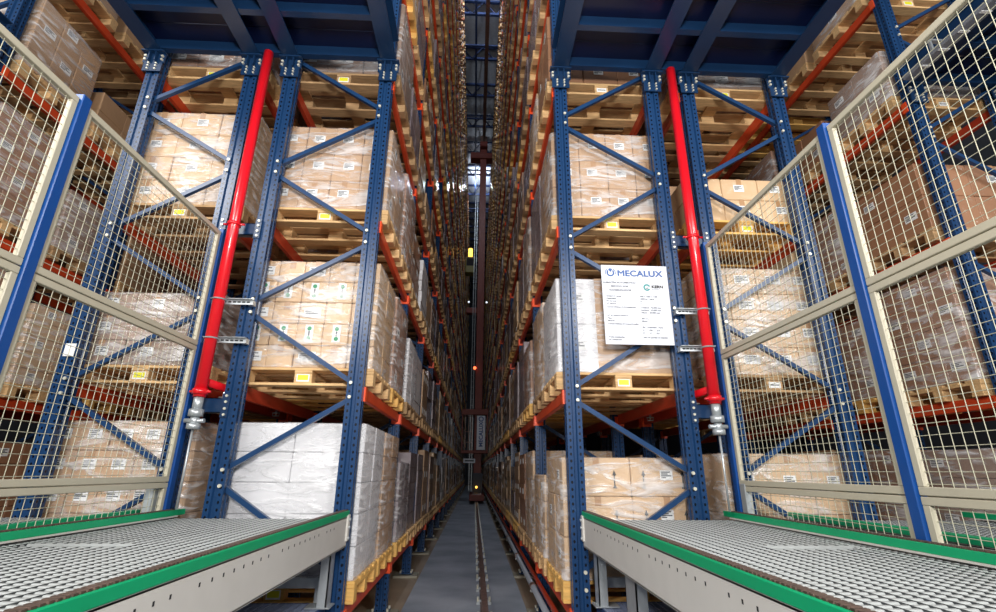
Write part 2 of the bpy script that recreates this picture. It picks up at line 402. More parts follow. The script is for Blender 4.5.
# ------------------------------------------------------------------ beams
def in_view(x, y, z, margin=90):
    p = project(x, y, z)
    return p is not None and -margin < p[0] < 996+margin and -margin < p[1] < 612+margin
def beam_mb(mat_, b=None, o=(0, 0, 0), side=1):
    b = b or MB(); x, y, z = o
    c = [(.008, -.046), (.044, -.046), (.050, -.040), (.050, .040), (.038, .046), (.038, .058), (.008, .058)]
    poly = [(x+px*side, z+pz) for px, pz in c]
    if side < 0: poly = poly[::-1]
    b.prism_y(poly, y-.945, y+.945, mat_); return b
def conn_mb(b=None, o=(0, 0, 0), side=1, end=1):
    b = b or MB(); x, y, z = o
    ye = y+end*.945
    xs = sorted((x+side*.0608, x+side*.075))
    b.box(xs[0], xs[1], min(ye, ye+end*.045), max(ye, ye+end*.045), z-.072, z+.040, 'orange_bright')
    ys = sorted((ye-end*.008, ye+end*.003)); xq = sorted((x-side*.03, x+side*.075))
    b.box(xq[0], xq[1], ys[0], ys[1], z-.072, z+.040, 'orange_bright')
    return b
beam_list = []
for key, (xa, xr, sd, phrase, bays, levels) in ROWS.items():
    for n in range(bays):
        for l in range(levels):
            yc = Y0+PITCH_Y*(n+.5)
            if key[0] == 'B' and (l > 3): continue
            for side_name, x, s in (('aisle-side', xa, sd), ('rear', xr, -sd)):
                if side_name == 'rear' and n > (3 if l < 4 else 1): continue
                if not (in_view(x, yc-1, LV[l]) or in_view(x, yc+1, LV[l])): continue
                p = project(x, yc, LV[l])
                if p is None: continue
                w = 1/p[2]**2*(1 if side_name == 'aisle-side' else .6)
                beam_list.append((w, key, n, l, side_name, x, s, yc))
beam_list.sort(key=lambda t: -t[0])
BM = {(m_, s): beam_mb(m_, side=s).mesh('beam') for m_ in ('orange', 'red_beam') for s in (1, -1)}
CM = {(s, e): conn_mb(side=s, end=e).mesh('end_connector') for s in (1, -1) for e in (1, -1)}
BC = {s: (lambda b: conn_mb(conn_mb(b, side=s, end=1), side=s, end=-1))(beam_mb('orange', side=s)).mesh('beam_with_ends') for s in (1, -1)}
rest = MB()
for i, (w, key, n, l, sn, x, s, yc) in enumerate(beam_list):
    if i >= 290:
        beam_mb('orange', rest, (x, yc, LV[l]), s); conn_mb(rest, (x, yc, LV[l]), s, -1); continue
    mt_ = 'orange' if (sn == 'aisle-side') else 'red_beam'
    lab = 'orange %s beam, bay %s from front, %s level, %s' % (sn, ordw(n+1), ordw(l+1), SHORT[key])
    lab = 'orange %s beam on %s level, %s bay of %s' % (sn, ordw(l+1), ordw(n+1), SHORT[key])
    if i < 110:
        r = thing('rack_beam', lab, 'rack beam', (x, yc, LV[l]), 'orange rack beams')
        link('beam_rail', BM[mt_, s], r); link('end_connector', CM[s, 1], r); link('end_connector', CM[s, -1], r)
    else:
        r = tag(link('rack_beam', BC[s], None, (x, yc, LV[l])), lab, 'rack beam', 'orange rack beams')
if rest.v: tag(rest.build('rack_beams'), 'small orange rack beams deep in the aisle', 'rack beams', None, 'stuff')

# ------------------------------------------------------------------ pallets and carton stacks
PW, PD = .56, .42                                   # half sizes: across the rack, along the rack
def pallet_pieces(wood):
    top = MB()
    for i, (y0, y1) in enumerate(((-.42, -.28), (-.22, -.11), (-.065, .065), (.11, .22), (.28, .42))):
        top.bbox(-PW, PW, y0, y1, .122, .144, wood, .003)
    for x in (-PW+.07, 0, PW-.07): top.bbox(x-.07, x+.07, -PD, PD, .100, .1225, wood, .003)
    block = MB().bbox(-.07, .07, -.05, .05, .0215, .1005, wood, .003)
    run = MB().bbox(-PW, PW, -.055, .055, 0, .022, wood, .003)
    return top, block, run
PP = {}
for wd in ('wood', 'wood_dark', 'wood_yellow'):
    t_, b_, r_ = pallet_pieces(wd)
    whole = MB(); whole.v = list(t_.v); whole.f = list(t_.f); whole.mi = list(t_.mi); whole.mats = list(t_.mats)
    for y in (-.365, 0, .365):
        for x in (-PW+.07, 0, PW-.07): whole.add([(vx+x, vy+y, vz) for vx, vy, vz in b_.v], b_.f, wd)
        whole.add([(vx, vy+y, vz) for vx, vy, vz in r_.v], r_.f, wd)
    PP[wd] = (t_.mesh('top_boards'), b_.mesh('block'), r_.mesh('runner'), whole.mesh('pallet'))
stick = MB().box(-.05, .05, -.0015, 0, -.03, .03, 'label').box(-.042, .042, -.003, -.0014, -.018, .024, 'yellow').mesh('sticker')
stickw = MB().box(-.05, .05, -.0015, 0, -.025, .025, 'label').box(-.04, .04, -.003, -.0014, -.004, .004, 'ink').mesh('sticker_white')

def label_mb(kind, w=.1, h=.075):
    b = MB(); b.box(-w/2, w/2, -.0015, 0, -h/2, h/2, 'label')
    if kind == 'text':
        for k, (a, c) in enumerate(((-.42, .3), (-.42, .1), (-.42, .38), (-.42, -.05))):
            zz = h*(.3-.18*k); b.box(a*w, c*w, -.003, -.0014, zz-.004, zz+.004, 'ink')
    if kind == 'green':
        b.v = []; b.f = []; b.mi = []
        b.box(-w*.3, w*.3, -.0015, 0, -h*.8, h*.8, 'label')
        b.tube((0, -.0015, h*.45), (0, -.003, h*.45), w*.17, 'green_ink', 10); b.tube((0, -.0015, -h*.5), (0, -.003, -h*.5), w*.17, 'green_ink', 10)
        b.box(-w*.06, w*.06, -.003, -.0014, -h*.25, h*.2, 'ink')
    return b
def arrow_mb():
    b = MB(); b.box(-.005, .005, -.0015, 0, -.06, .03, 'black'); b.add([(-.016, -.0016, .025), (.016, -.0016, .025), (0, -.0016, .065)], [(0, 1, 2)], 'black')
    b.add([(-.016, -.0016, -.07), (.016, -.0016, -.07), (0, -.0016, -.035)], [(0, 1, 2)], 'black'); return b
LAB = {'text': label_mb('text').mesh('label'), 'wide': label_mb('text', .14, .08).mesh('label'), 'green': label_mb('green', .11, .09).mesh('label'), 'arrow': arrow_mb().mesh('arrow_mark')}

# kinds: (material, columns across, rows along, layers, label)
KINDS = [('kraft', 3, 2, 4, 'text'), ('kraft_light', 3, 2, 3, 'text'), ('kraft_dark', 3, 2, 5, 'text'), ('kraft_grey', 2, 2, 4, 'wide'),
         ('kraft', 4, 3, 5, 'text'), ('kraft_dark', 2, 2, 3, 'wide'), ('kraft_light', 4, 2, 5, 'text'), ('white_box', 2, 2, 5, None), ('kraft_grey', 3, 3, 6, 'text')]
SPECIAL = {   # (row, slot, level): (material, cols, rows, layers, label, height, film)
 ('AL', 0, 0): ('white_box', 2, 2, 5, None, 1.10, True), ('AL', 0, 1): ('kraft_light', 5, 2, 5, 'green', .94, True), ('AL', 0, 2): ('kraft', 4, 2, 3, 'text', .89, True),
 ('AL', 0, 3): ('kraft_grey', 3, 2, 3, 'wide', .98, True), ('AL', 1, 0): ('kraft', 2, 2, 5, None, 1.10, True), ('AL', 1, 1): ('kraft_dark', 3, 2, 4, 'wide', .98, True),
 ('AR', 0, 0): ('kraft_light', 2, 2, 3, 'arrow', .86, True), ('AR', 0, 1): ('white_box', 3, 1, 2, 'wide', .84, True), ('AR', 0, 2): ('kraft', 4, 2, 3, 'text', .93, True),
 ('AR', 0, 3): ('kraft_dark', 3, 2, 3, 'text', .90, False), ('AR', 1, 0): ('kraft_light', 2, 2, 3, 'arrow', .72, True), ('AR', 1, 1): ('kraft_light', 2, 2, 3, None, .95, True),
 ('BL', 0, 0): ('kraft', 5, 2, 5, 'text', 1.10, True), ('BL', 0, 1): ('kraft_grey', 3, 2, 3, 'text', .62, True), ('BL', 0, 2): ('kraft_light', 3, 2, 4, 'text', 1.0, True),
 ('BL', 0, 3): ('kraft_dark', 3, 2, 4, 'wide', 1.0, True),
 ('BR', 0, 0): ('kraft_light', 3, 2, 2, 'text', .90, True), ('BR', 0, 1): ('kraft_light', 4, 2, 4, 'wide', .98, True), ('BR', 0, 2): ('kraft_light', 3, 2, 2, 'text', .46, False),
 ('BR', 0, 3): ('kraft_grey', 3, 2, 4, 'wide', .95, True),
 ('CL', 0, 3): ('kraft', 3, 3, 4, 'wide', .82, True), ('CL', 1, 3): ('kraft', 3, 2, 2, 'wide', .5, False), ('CL', 0, 4): ('kraft', 2, 2, 3, 'wide', .7, True), ('CL', 1, 4): ('kraft', 2, 2, 2, 'wide', .5, False), ('CR', 0, 3): ('kraft_grey', 2, 2, 2, 'wide', .62, True), ('CR', 1, 3): ('kraft_dark', 2, 2, 2, 'wide', .5, False), ('CR', 0, 4): ('kraft', 2, 1, 2, 'wide', .6, True), ('CR', 1, 4): ('kraft', 2, 2, 2, 'wide', .45, False), ('CL', 1, 2): ('kraft_grey', 2, 2, 3, 'wide', .7, True), ('CL', 0, 2): ('kraft_dark', 2, 3, 4, 'wide', 1.05, True), ('CR', 0, 1): ('kraft_dark', 2, 3, 4, 'wide', 1.05, True), ('CR', 0, 2): ('kraft_dark', 2, 2, 2, 'wide', .72, False),
}
COLOUR = {'kraft': 'brown', 'kraft_light': 'pale brown', 'kraft_dark': 'dark brown', 'kraft_grey': 'greyish brown', 'white_box': 'white', 'film_grey': 'grey filmed'}
carton_cache = {}
def carton_mesh(mt_, w, d, h):
    k = (mt_, round(w, 3), round(d, 3), round(h, 3))
    if k not in carton_cache:
        b = MB().bbox(-w/2+.002, w/2-.002, -d/2+.002, d/2-.002, .001, h-.002, mt_, .006)
        if mt_ != 'white_box':
            tw = .025
            b.box(-tw, tw, -d/2, d/2, h-.003, h-.0015, 'tape')
            for sy in (-1, 1): b.box(-tw, tw, min(sy*(d/2-.003), sy*(d/2-.0008)), max(sy*(d/2-.003), sy*(d/2-.0008)), h-.07, h-.003, 'tape')
        carton_cache[k] = b.mesh('carton')
    return carton_cache[k]
def simple_stack(b, o, mt_, nx, ny, nz, h, rng, labels, sd):
    x, y, z = o; lh = h/nz
    for k in range(nz):
        jx, jy = rng.uniform(-.008, .008), rng.uniform(-.008, .008)
        W, Dp = .530, .395
        b.box(x-W+jx+.006, x+W+jx-.006, y-Dp+jy+.006, y+Dp+jy-.006, z+k*lh, z+(k+1)*lh, 'gap')
        for i in range(nx):
            for j in range(ny):
                if 0 < i < nx-1 and j > 0: continue
                x0 = x-W+jx+2*W*i/nx; y0 = y-Dp+jy+2*Dp*j/ny
                b.box(x0+.003, x0+2*W/nx-.003, y0+.003, y0+2*Dp/ny-.003, z+k*lh+.003, z+(k+1)*lh-.003, mt_)
        if labels and k % 2 == 0:
            for j in range(ny):
                yy = y-Dp+2*Dp*(j+.4)/ny; xs = x+sd*(W+.002)+jx
                b.box(min(xs, xs+sd*.002), max(xs, xs+sd*.002), yy-.06, yy+.06, z+(k+.35)*lh, z+(k+.7)*lh, 'label')
def film_mb(h, w=.549, d=.414):
    # wrap with slightly bulged sides, folded over the top edge and tucked over the pallet top
    b = MB(); rings = [(.001, .004), (.03, .002), (h*.35, .004), (h*.7, .003), (h-.01, .0), (h+.004, -.02), (h+.006, -.14)]
    n = 8; vs = []
    for zz, g in rings:
        ww, dd = w+g, d+g; c = .025
        vs += [(-ww+c, -dd, zz), (ww-c, -dd, zz), (ww, -dd+c, zz), (ww, dd-c, zz), (ww-c, dd, zz), (-ww+c, dd, zz), (-ww, dd-c, zz), (-ww, -dd+c, zz)]
    fs = []
    for r in range(len(rings)-1):
        for i in range(n): fs.append((r*n+i, r*n+(i+1) % n, (r+1)*n+(i+1) % n, (r+1)*n+i))
    return b.add(vs, fs, 'film')
film_cache = {}
def film_mesh(h):
    k = round(h, 2)
    if k not in film_cache: film_cache[k] = film_mb(h).mesh('stretch_film', True)
    return film_cache[k]

slots = []
for key, (xa, xr, sd, phrase, bays, levels) in ROWS.items():
    xc = (xa+xr)/2
    for n in range(bays):
        for q in (0, 1):
            for l in range(levels):
                if key[0] == 'B' and n > 0 and l > 2: continue
                y = Y0+PITCH_Y*n+(.52 if q == 0 else 1.48); xf = xc+sd*.56
                zc = LV[l]+.6
                if not (in_view(xf, y-.4, zc-.6, 70) or in_view(xf, y+.4, zc+.6, 70) or in_view(xf, y, zc, 70)): continue
                d2 = Vector((xf, y, zc)).length
                w = 1/d2**2
                if key[0] == 'A': w *= max(.15, abs(xf)/math.hypot(xf, y))*3
                if key[0] == 'C': w *= .75
                if key[0] == 'B' and 2*n+q > 0: w *= .25
                if 2*n+q == 0: w *= 3
                slots.append((w, key, 2*n+q, l, xc, y, sd))
slots.sort(key=lambda t: -t[0])
far_p, far_l = MB(), MB()
NUM_DETAIL, NUM_LABELLED, NUM_IND, NUM_PALLET_PARTS = 64, 46, 298, 40
for i, (w, key, s, l, xc, y, sd) in enumerate(slots):
    rng = random.Random(hash((('AL', 'AR', 'BL', 'BR', 'CL', 'CR').index(key), s, l)))
    zb = LV[l]+.0592; jx, jy = rng.uniform(-.012, .012), rng.uniform(-.012, .012)
    if s == 0: jx = jy = 0
    wd = rng.choice(['wood', 'wood', 'wood', 'wood_dark', 'wood_dark', 'wood_dark', 'wood_yellow'])
    if (key, s, l) in (('AL', 0, 1), ('AR', 0, 1), ('AL', 0, 2), ('AR', 0, 2)): wd = 'wood'
    if (key, s, l) in (('AL', 1, 1), ('AL', 0, 0), ('AR', 0, 0)): wd = 'wood_yellow'
    sp = SPECIAL.get((key, s, l))
    hi = 1.12 if l < 13 else .6
    if sp: mt_, nx, ny, nz, lab, h, film = sp
    else:
        mt_, nx, ny, nz, lab = rng.choice(KINDS if key[0] == 'A' else KINDS[:7])
        if key[0] == 'A' and s > 0 and rng.random() < (.6 if l > 2 else .3): mt_, lab = 'film_grey', None
        if l > 2: hi = 1.0
        h = rng.uniform(.70 if l > 2 else .78, hi) if l < 13 else rng.uniform(.4, .6)
        if rng.random() < .12 and s > 1: h *= .6; nz = max(2, nz-2)
        film = rng.random() < .75
        if l in (0, 1) and s > 0: h = max(h, .8)
    px, py = xc+jx, y+jy
    where = '%s slot deep, %s level of %s' % (ordw(s+1), ordw(l+1), SHORT[key])
    if i >= NUM_IND:
        for (y0, y1) in ((-.42, -.25), (-.08, .08), (.25, .42)): far_p.box(px-PW, px+PW, py+y0, py+y1, zb+.12, zb+.144, wd); far_p.box(px-PW, px+PW, py+y0+.03, py+y1-.03, zb, zb+.022, wd)
        for yy in (-.365, 0, .365):
            far_p.box(px+sd*(PW-.14) if sd > 0 else px-PW, px+PW if sd > 0 else px-PW+.14, py+yy-.05, py+yy+.05, zb+.022, zb+.12, wd)
        simple_stack(far_l, (px, py, zb+.1455), mt_, min(nx, 2), ny, nz, h, rng, lab is not None, sd); continue
    # pallet
    nm = {'wood': 'wooden', 'wood_dark': 'weathered wooden', 'wood_yellow': 'yellowish wooden'}[wd]
    plab = '%s pallet, %s' % (nm, where)
    if i < NUM_PALLET_PARTS:
        p = thing('pallet', plab, 'pallet', (px, py, zb), 'pallets in the racks')
        link('top_deck', PP[wd][0], p)
        for yy in (-.365, 0, .365):
            for xx in (-PW+.07, 0, PW-.07): link('block', PP[wd][1], p, (xx, yy, 0))
            link('runner', PP[wd][2], p, (0, yy, 0))
        if s == 0: link('sticker', stick if rng.random() < .6 else stickw, p, (0, -.4152, .062))
    else: tag(link('pallet', PP[wd][3], None, (px, py, zb)), plab, 'pallet', 'pallets in the racks')
    # stack
    zl = zb+.1452; slab = '%s%s carton stack, %s' % ('wrapped ' if film else '', COLOUR[mt_], where)
    if i < NUM_DETAIL:
        t = thing('carton_stack', slab, 'carton stack', (px, py, zl), 'carton stacks on the pallets')
        W, Dp = .54, .405; cw, cd, ch = 2*W/nx, 2*Dp/ny, h/nz
        if film or True: ny_use = range(ny)
        for k in range(nz):
            for a in range(nx):
                for c in ny_use:
                    if 0 < a < nx-1 and c > 0 and k < nz-1 and not (ny <= 1): continue
                    if c > 0 and s == 0 and key[0] == 'A' and not (a == (nx-1 if sd > 0 else 0) or k == nz-1): continue
                    jj = rng.uniform(-.003, .003)
                    ct = link('carton', carton_mesh(mt_, cw, cd, ch), t, (-W+cw*(a+.5)+jj, -Dp+cd*(c+.5)+jj, k*ch))
                    if lab and i < NUM_LABELLED:
                        if lab == 'green' and (k % 2 == 0):
                            if a % 2 == 0 and c == 0: link('label', LAB['wide'], ct, (0, -cd/2-.0005, ch*.5))
                            continue
                        hz = ch*.55
                        if c == 0 and (lab != 'arrow' or a == nx-1): link('label', LAB['text' if lab == 'arrow' else lab], ct, (rng.uniform(-.02, .02), -cd/2-.0005, hz))
                        if lab == 'arrow' and c == 0:
                            for ox in (-.17, .14): link('arrow_mark', LAB['arrow'], ct, (ox, -cd/2-.0005, ch*.45))
                        if a == (nx-1 if sd > 0 else 0) and lab != 'green' and (k+c) % 2 == 0:
                            o = link('label', LAB['text' if lab == 'arrow' else lab], ct, (sd*(cw/2+.0005), rng.uniform(-.03, .03), hz)); o.rotation_euler = (0, 0, sd*math.pi/2)
        if (key, s, l) == ('AR', 0, 1):
            MB().box(-.20, .55, -.002, 0, .0, .34, 'kraft').box(-.20, -.02, -.002, 0, .34, .84, 'kraft').build('brown_sleeve', t, (0, -Dp-.004, 0))
        if film: link('stretch_film', film_mesh(h), t)
    else:
        b = MB(); simple_stack(b, (0, 0, 0), mt_, nx, ny, nz, h, rng, lab is not None, sd)
        tag(b.build('carton_stack', None, (px, py, zl)), slab, 'carton stack', 'carton stacks on the pallets')
if far_p.v:
    tag(far_p.build('pallets'), 'small wooden pallets far down and high up the aisle', 'pallets', None, 'stuff')
    tag(far_l.build('carton_stacks'), 'small carton stacks far down and high up the aisle', 'carton stacks', None, 'stuff')

# ------------------------------------------------------------------ platforms overhead
def i_beam(x, y0, y1, z0, h=.30, fl=.15, m_='deck_blue', t=.012):
    return MB().box(x-fl/2, x+fl/2, y0, y1, z0, z0+t, m_).box(x-.006, x+.006, y0, y1, z0+t, z0+h-t, m_).box(x-fl/2, x+fl/2, y0, y1, z0+h-t, z0+h, m_)
def deck(xs, label, y_near=.9, edge=(0, 0)):
    t = thing('overhead_platform', label, 'steel platform', (0, 0, 0), 'blue steel platforms overhead')
    yf = Y0-.066; zp = 3.752
    for x in xs:
        i_beam(x, y_near, yf, zp+.012).build('main_beam', t)
        b = MB().box(x-.105, x+.105, yf-.06, yf+.005, zp, zp+.0115, 'deck_blue').box(x-.10, x+.10, yf-.012, yf, zp-.10, zp, 'deck_blue').box(x-.085, x+.085, yf-.012, yf, zp-.20, zp-.10, 'deck_blue')
        for gx in (-.03, .03): b.box(x+gx-.005, x+gx+.005, yf-.05, yf-.012, zp-.10, zp, 'deck_blue')
        for ox in (-.078, .078):
            for oz in (-.03, -.07): b.tube((x+ox, yf-.012, zp+oz), (x+ox, yf-.028, zp+oz), .012, 'bolt', 8)
        for ox in (-.035, .035):
            for oz in (-.115, -.145, -.18): b.tube((x+ox, yf-.012, zp+oz), (x+ox, yf-.026, zp+oz), .009, 'bolt', 8)
        b.build('bolted_bracket', t)
    xs_ = sorted(xs); y = yf-.035
    while y > y_near:
        for a, c in zip(xs_, xs_[1:]):
            MB().box(a+.01, c-.01, y-.03, y+.03, zp+.025, zp+.03, 'deck_blue').box(a+.01, c-.01, y-.03, y-.026, zp+.03, zp+.125, 'deck_blue').box(a+.01, c-.01, y-.03, y+.03, zp+.125, zp+.13, 'deck_blue').build('cross_beam', t)
        y -= .46
    sh = MB(); k = 0; y = y_near
    while y < yf-.01:
        y2 = min(y+.24, yf); sh.box(xs_[0]-.006, xs_[-1]+.006, y, y2-.008, zp+.1305, zp+.135+(k % 2)*.02, 'deck_sheet'); y = y2; k += 1
    sh.build('deck_sheet', t)
    return t
deck([-.936+.02, -1.848, -2.216, -3.128], 'dark blue steel platform overhead on the left')
deck([.766, 1.678, 2.046, 2.958], 'dark blue steel platform overhead on the right')
deck([4.42, 5.332], 'blue steel platform overhead behind the right fence', 1.6)
deck([-4.62, -5.532], 'blue steel platform overhead behind the left fence', 1.6)

# ------------------------------------------------------------------ spacers, sprinkler pipes
def sprinkler(side, xp, xA, xB):
    t = thing('sprinkler_pipe', 'red vertical sprinkler riser between racks on the %s' % side, 'pipe', (xp, 3.70, 0), 'red sprinkler pipes')
    MB().tube((0, 0, .50), (0, 0, 3.745), .043, 'red', 20).build('riser', t, smooth=True)
    b = MB()
    for z in (1.92, ): b.tube((0, 0, z-.012), (0, 0, z+.012), .053, 'red', 20).tube((-.085, 0, z), (.085, 0, z), .009, 'red', 8)
    b.tube((0, 0, .52), (0, 0, .56), .053, 'red', 20).tube((-.075, 0, .54), (.075, 0, .54), .010, 'red', 8).build('coupling', t, smooth=True)
    MB().tube((0, 0, .40), (0, 0, .505), .034, 'galv', 14).tube((0, 0, .36), (0, 0, .41), .05, 'galv', 14).tube((0, 0, .30), (0, 0, .36), .03, 'galv', 12).tube((0, 0, .27), (0, 0, .31), .046, 'galv', 14).tube((-.07, 0, .33), (.07, 0, .33), .016, 'galv', 8).build('drain_valve', t, smooth=True)
    MB().tube((0, 0, -.265), (0, 0, .28), .008, 'galv', 8).build('drain_tube', t, smooth=True)
    MB().tube((0, .05, .62), (0, 6.2, .62), .03, 'red', 12).build('branch_pipe', t, smooth=True)
    for k in range(5):
        y = .35+k*1.1
        MB().tube((0, y, .55), (0, y, .60), .012, 'galv', 8).torus((0, y, .545), .035, .004, 'galv').torus((0, y, .515), .03, .004, 'galv').tube((.034, y, .545), (.028, y, .515), .004, 'galv', 5).tube((-.034, y, .545), (-.028, y, .515), .004, 'galv', 5).tube((0, y, .515), (0, y, .55), .006, 'bolt', 6).build('sprinkler_head', t)
    for z in (1.26, .945):
        x0 = xA-xp; s = 1 if x0 > 0 else -1
        bb = MB().box(min(x0, -s*.08), max(x0, -s*.08), -.002+.054, .056+.004, z-.02, z+.02, 'galv').box(min(x0, -s*.08), max(x0, -s*.08), .02, .06, z+.018, z+.021, 'galv').torus((0, 0, z), .049, .006, 'galv', 16, 6).box(min(x0, x0-s*.04), max(x0, x0-s*.04), .06, .1065, z-.02, z+.02, 'galv')
        for k in range(5): bb.box(x0*(.25+.15*k)-.012, x0*(.25+.15*k)+.012, .0505, .0525, z-.006, z+.006, 'dark')
        bb.build('pipe_bracket', t)
    return t
sprinkler('left', -2.03, -1.79, -2.2)
sprinkler('right', 1.84, 1.64, 2.04)
for side, x0, x1 in (('left', -2.154, -1.910), ('right', 1.740, 1.984)):
    for z, nm in ((1.94, 'upper'), (.455, 'lower')):
        b = MB().box(x0, x1, Y0-.045, Y0-.035, z-.055, z+.055, 'deck_blue').box(x0, x1, Y0-.045, Y0+.01, z+.05, z+.055, 'deck_blue').box(x0, x1, Y0-.045, Y0+.01, z-.055, z-.05, 'deck_blue')
        for s_, xe in ((-1, x0), (1, x1)):
            b.box(min(xe, xe+s_*.05), max(xe, xe+s_*.05), Y0-.059, Y0-.0512, z-.09, z+.09, 'deck_blue')
            for oz in (-.07, -.025, .025, .07): b.tube((xe+s_*.03, Y0-.058, z+oz), (xe+s_*.03, Y0-.07, z+oz), .010, 'bolt', 8)
        tag(b.build('row_spacer'), '%s blue spacer joining the two racks on the %s' % (nm, side), 'row spacer', 'row spacers')

# ------------------------------------------------------------------ conveyors
def conveyor(label, xi, xo, y0, y1, group='grey conveyors', slot=None, chain=True):
    # xi: aisle side, xo: outer side
    t = thing('conveyor', label, 'conveyor', (0, 0, 0), group)
    s = 1 if xo > xi else -1; zt = -.31
    def xb(a, c): return (min(a, c), max(a, c))
    for nm, x, d, far in (('inner', xi, s, y1), ('outer', xo, -s, y1)):
        b = MB(); b.bbox(*xb(x, x+d*.012), y0, far, -.505, zt, 'conveyor', .002).box(*xb(x, x+d*.05), y0, far, -.505, -.497, 'conveyor').box(*xb(x, x+d*.05), y0, far, zt-.008, zt, 'conveyor')
        if nm == 'inner':
            b.bbox(*xb(x-d*.012, x+d*.02), far-.05, far+.012, -.47, zt+.012, 'conveyor', .006)
            for oz in (-.33, -.38, -.45): b.tube((x-d*.012, far-.02, oz), (x-d*.022, far-.02, oz), .010, 'galv', 8)
            y = y0+.03
            while y < far-.35:
                if int((y-y0)/.08) % 9 != 8: b.box(*xb(x-d*.0008, x), y, y+.009, -.362, -.349, 'dark')
                y += .08
        b.build('side_frame', t)
        g = MB().bbox(*xb(x-d*.004, x+d*.042), y0, far+(.0 if nm == 'inner' else .10), zt, -.272, 'green', .003).build('guard_rail', t)
        if chain:
            c = MB(); y = y0
            while y < far-.03:
                c.box(*xb(x+d*.004, x+d*.038), y, y+.014, -.2715, -.266, 'chain'); c.box(*xb(x+d*.010, x+d*.032), y+.014, y+.022, -.2715, -.268, 'chain'); y += .022
            c.build('chain_strip', t)
    a, c = xb(xi+s*.046, xo-s*.046)
    MB().box(a, c, y0, y1, -.385, -.375, 'tray').build('tray', t)
    b = MB(); P = .036; y = y0; k = 0
    while y < y1-.02:
        segs = [(a, c)]
        if slot and slot[2] < y < slot[3]: segs = [(a, slot[0]), (slot[1], c)]
        for u, v in segs:
            # rounded bar across the conveyor
            poly = [(y+.014+.0145*math.cos(math.radians(t_)), -.339+.0145*math.sin(math.radians(t_))) for t_ in (247.5, 202.5, 157.5, 112.5, 67.5, 22.5, -22.5, -67.5)]
            n = len(poly); vs = [(u, py, pz) for py, pz in poly]+[(v, py, pz) for py, pz in poly]
            b.add(vs, [(i, n+i, n+(i+1) % n, (i+1) % n)[::-1] for i in range(n)]+[tuple(range(n))[::-1], tuple(range(n, 2*n))], 'grating')
        y += P; k += 1
    b.build('grating_bars', t)
    b = MB(); x = a+.01
    while x < c:
        parts = [(y0, y1-.02)]
        if slot and slot[0] < x < slot[1]: parts = [(y0, slot[2]), (slot[3]+.03, y1-.02)]
        for u, v in parts: b.box(x-.0018, x+.0018, u, v, -.335, -.3240, 'tray')
        x += .05
    b.build('cross_rods', t)
    if slot:
        b = MB().box(slot[0]+.01, slot[1]-.01, slot[2]+.03, slot[2]+.04, -.39, -.355, 'tray')
        xm = (slot[0]+slot[1])/2
        b.bbox(xm-.05, xm+.10, slot[2]+.02, slot[3]+.0, -.372, -.357, 'tray', .003).bbox(xm+.10, slot[1]-.02, slot[2]+.01, slot[3], -.38, -.362, 'pipe_grey', .003)
        b.build('transfer_plate', t)
    # legs
    for ly in (y1-.10, 2.9 if xi > 0 else 1.9, y0+.5):
        for x, d in ((xi, s), (xo, -s)):
            w = .055 if ly > y1-.5 else .09
            b = MB().box(*xb(x+d*.055, x+d*.063), ly-w, ly+w, -.84, -.50, 'galv').box(*xb(x+d*.055, x+d*.115), ly-w, ly-w+.008, -.84, -.50, 'galv').box(*xb(x+d*.055, x+d*.115), ly+w-.008, ly+w, -.84, -.50, 'galv')
            lg = b.build('leg', t)
            MB().box(*xb(x+d*.03, x+d*.19), ly-w-.008, ly+w+.008, -.848, -.84, 'galv').build('foot', lg)
    return t
YN = .35
conveyor('grey conveyor with green guards left of the aisle', -.88, -2.11, YN, 3.79, slot=(-2.0, -1.52, 2.42, 2.50))
conveyor('grey conveyor with green guards right of the aisle', .79, 1.925, YN, 3.79, slot=(1.36, 1.80, 2.36, 2.46))
conveyor('outer conveyor seen through the left fence', -2.32, -3.55, YN+.6, 3.79, chain=False)
conveyor('outer conveyor seen through the right fence', 2.32, 3.80, YN+.6, 3.79, chain=False)

# ------------------------------------------------------------------ grating platforms under the conveyors
def platform(side, x0, x1):
    t = thing('grating_platform', 'blue grey grating walkway under the conveyors on the %s' % side, 'walkway', (0, 0, 0), 'grating walkways')
    a, c = sorted((x0, x1)); y0, y1 = .2, 3.79
    b = MB(); y = y0+.01
    while y < y1: b.box(a, c, y, y+.008, -.878, -.852, 'plat'); y += .033
    x = a+.01
    while x < c: b.box(x, x+.007, y0, y1, -.872, -.850, 'plat'); x += .05
    b.build('grating', t)
    MB().box(min(x0, x0+.008), max(x0, x0+.008), y0, y1, -1.0, -.85, 'plat_blue').box(a, c, y1, y1+.008, -1.0, -.85, 'plat_blue').box(a, c, y0, y0+.06, -1.0, -.88, 'plat_blue').box(a, c, 2, 2.06, -1.0, -.88, 'plat_blue').build('edge_beam', t)
    MB().box(a, c, .2, 3.79, -1.0, -.995, 'plat_blue').build('under_tray', t)
    for x in (a+.06, c-.06):
        for y in (.4, 3.6): MB().box(x-.04, x+.04, y-.04, y+.04, FLOOR, -1.0, 'plat_blue').build('leg', t)
platform('left', -.985, -4.2)
platform('right', .862, 4.1)
for side, a, c in (('left', -2.05, -1.02), ('right', .90, 1.88)):
    o = MB().box(a, c, 3.755, 3.79, -.752, -.694, 'galv').box(a, c, 3.757, 3.79, -.755, -.75, 'galv').box(a, a+.03, 3.755, 3.785, -.849, -.75, 'galv').box(c-.03, c, 3.755, 3.785, -.849, -.75, 'galv').build('pallet_stop')
    tag(o, 'galvanised cross rail below the %s conveyor end' % side, 'cross rail', 'cross rails')

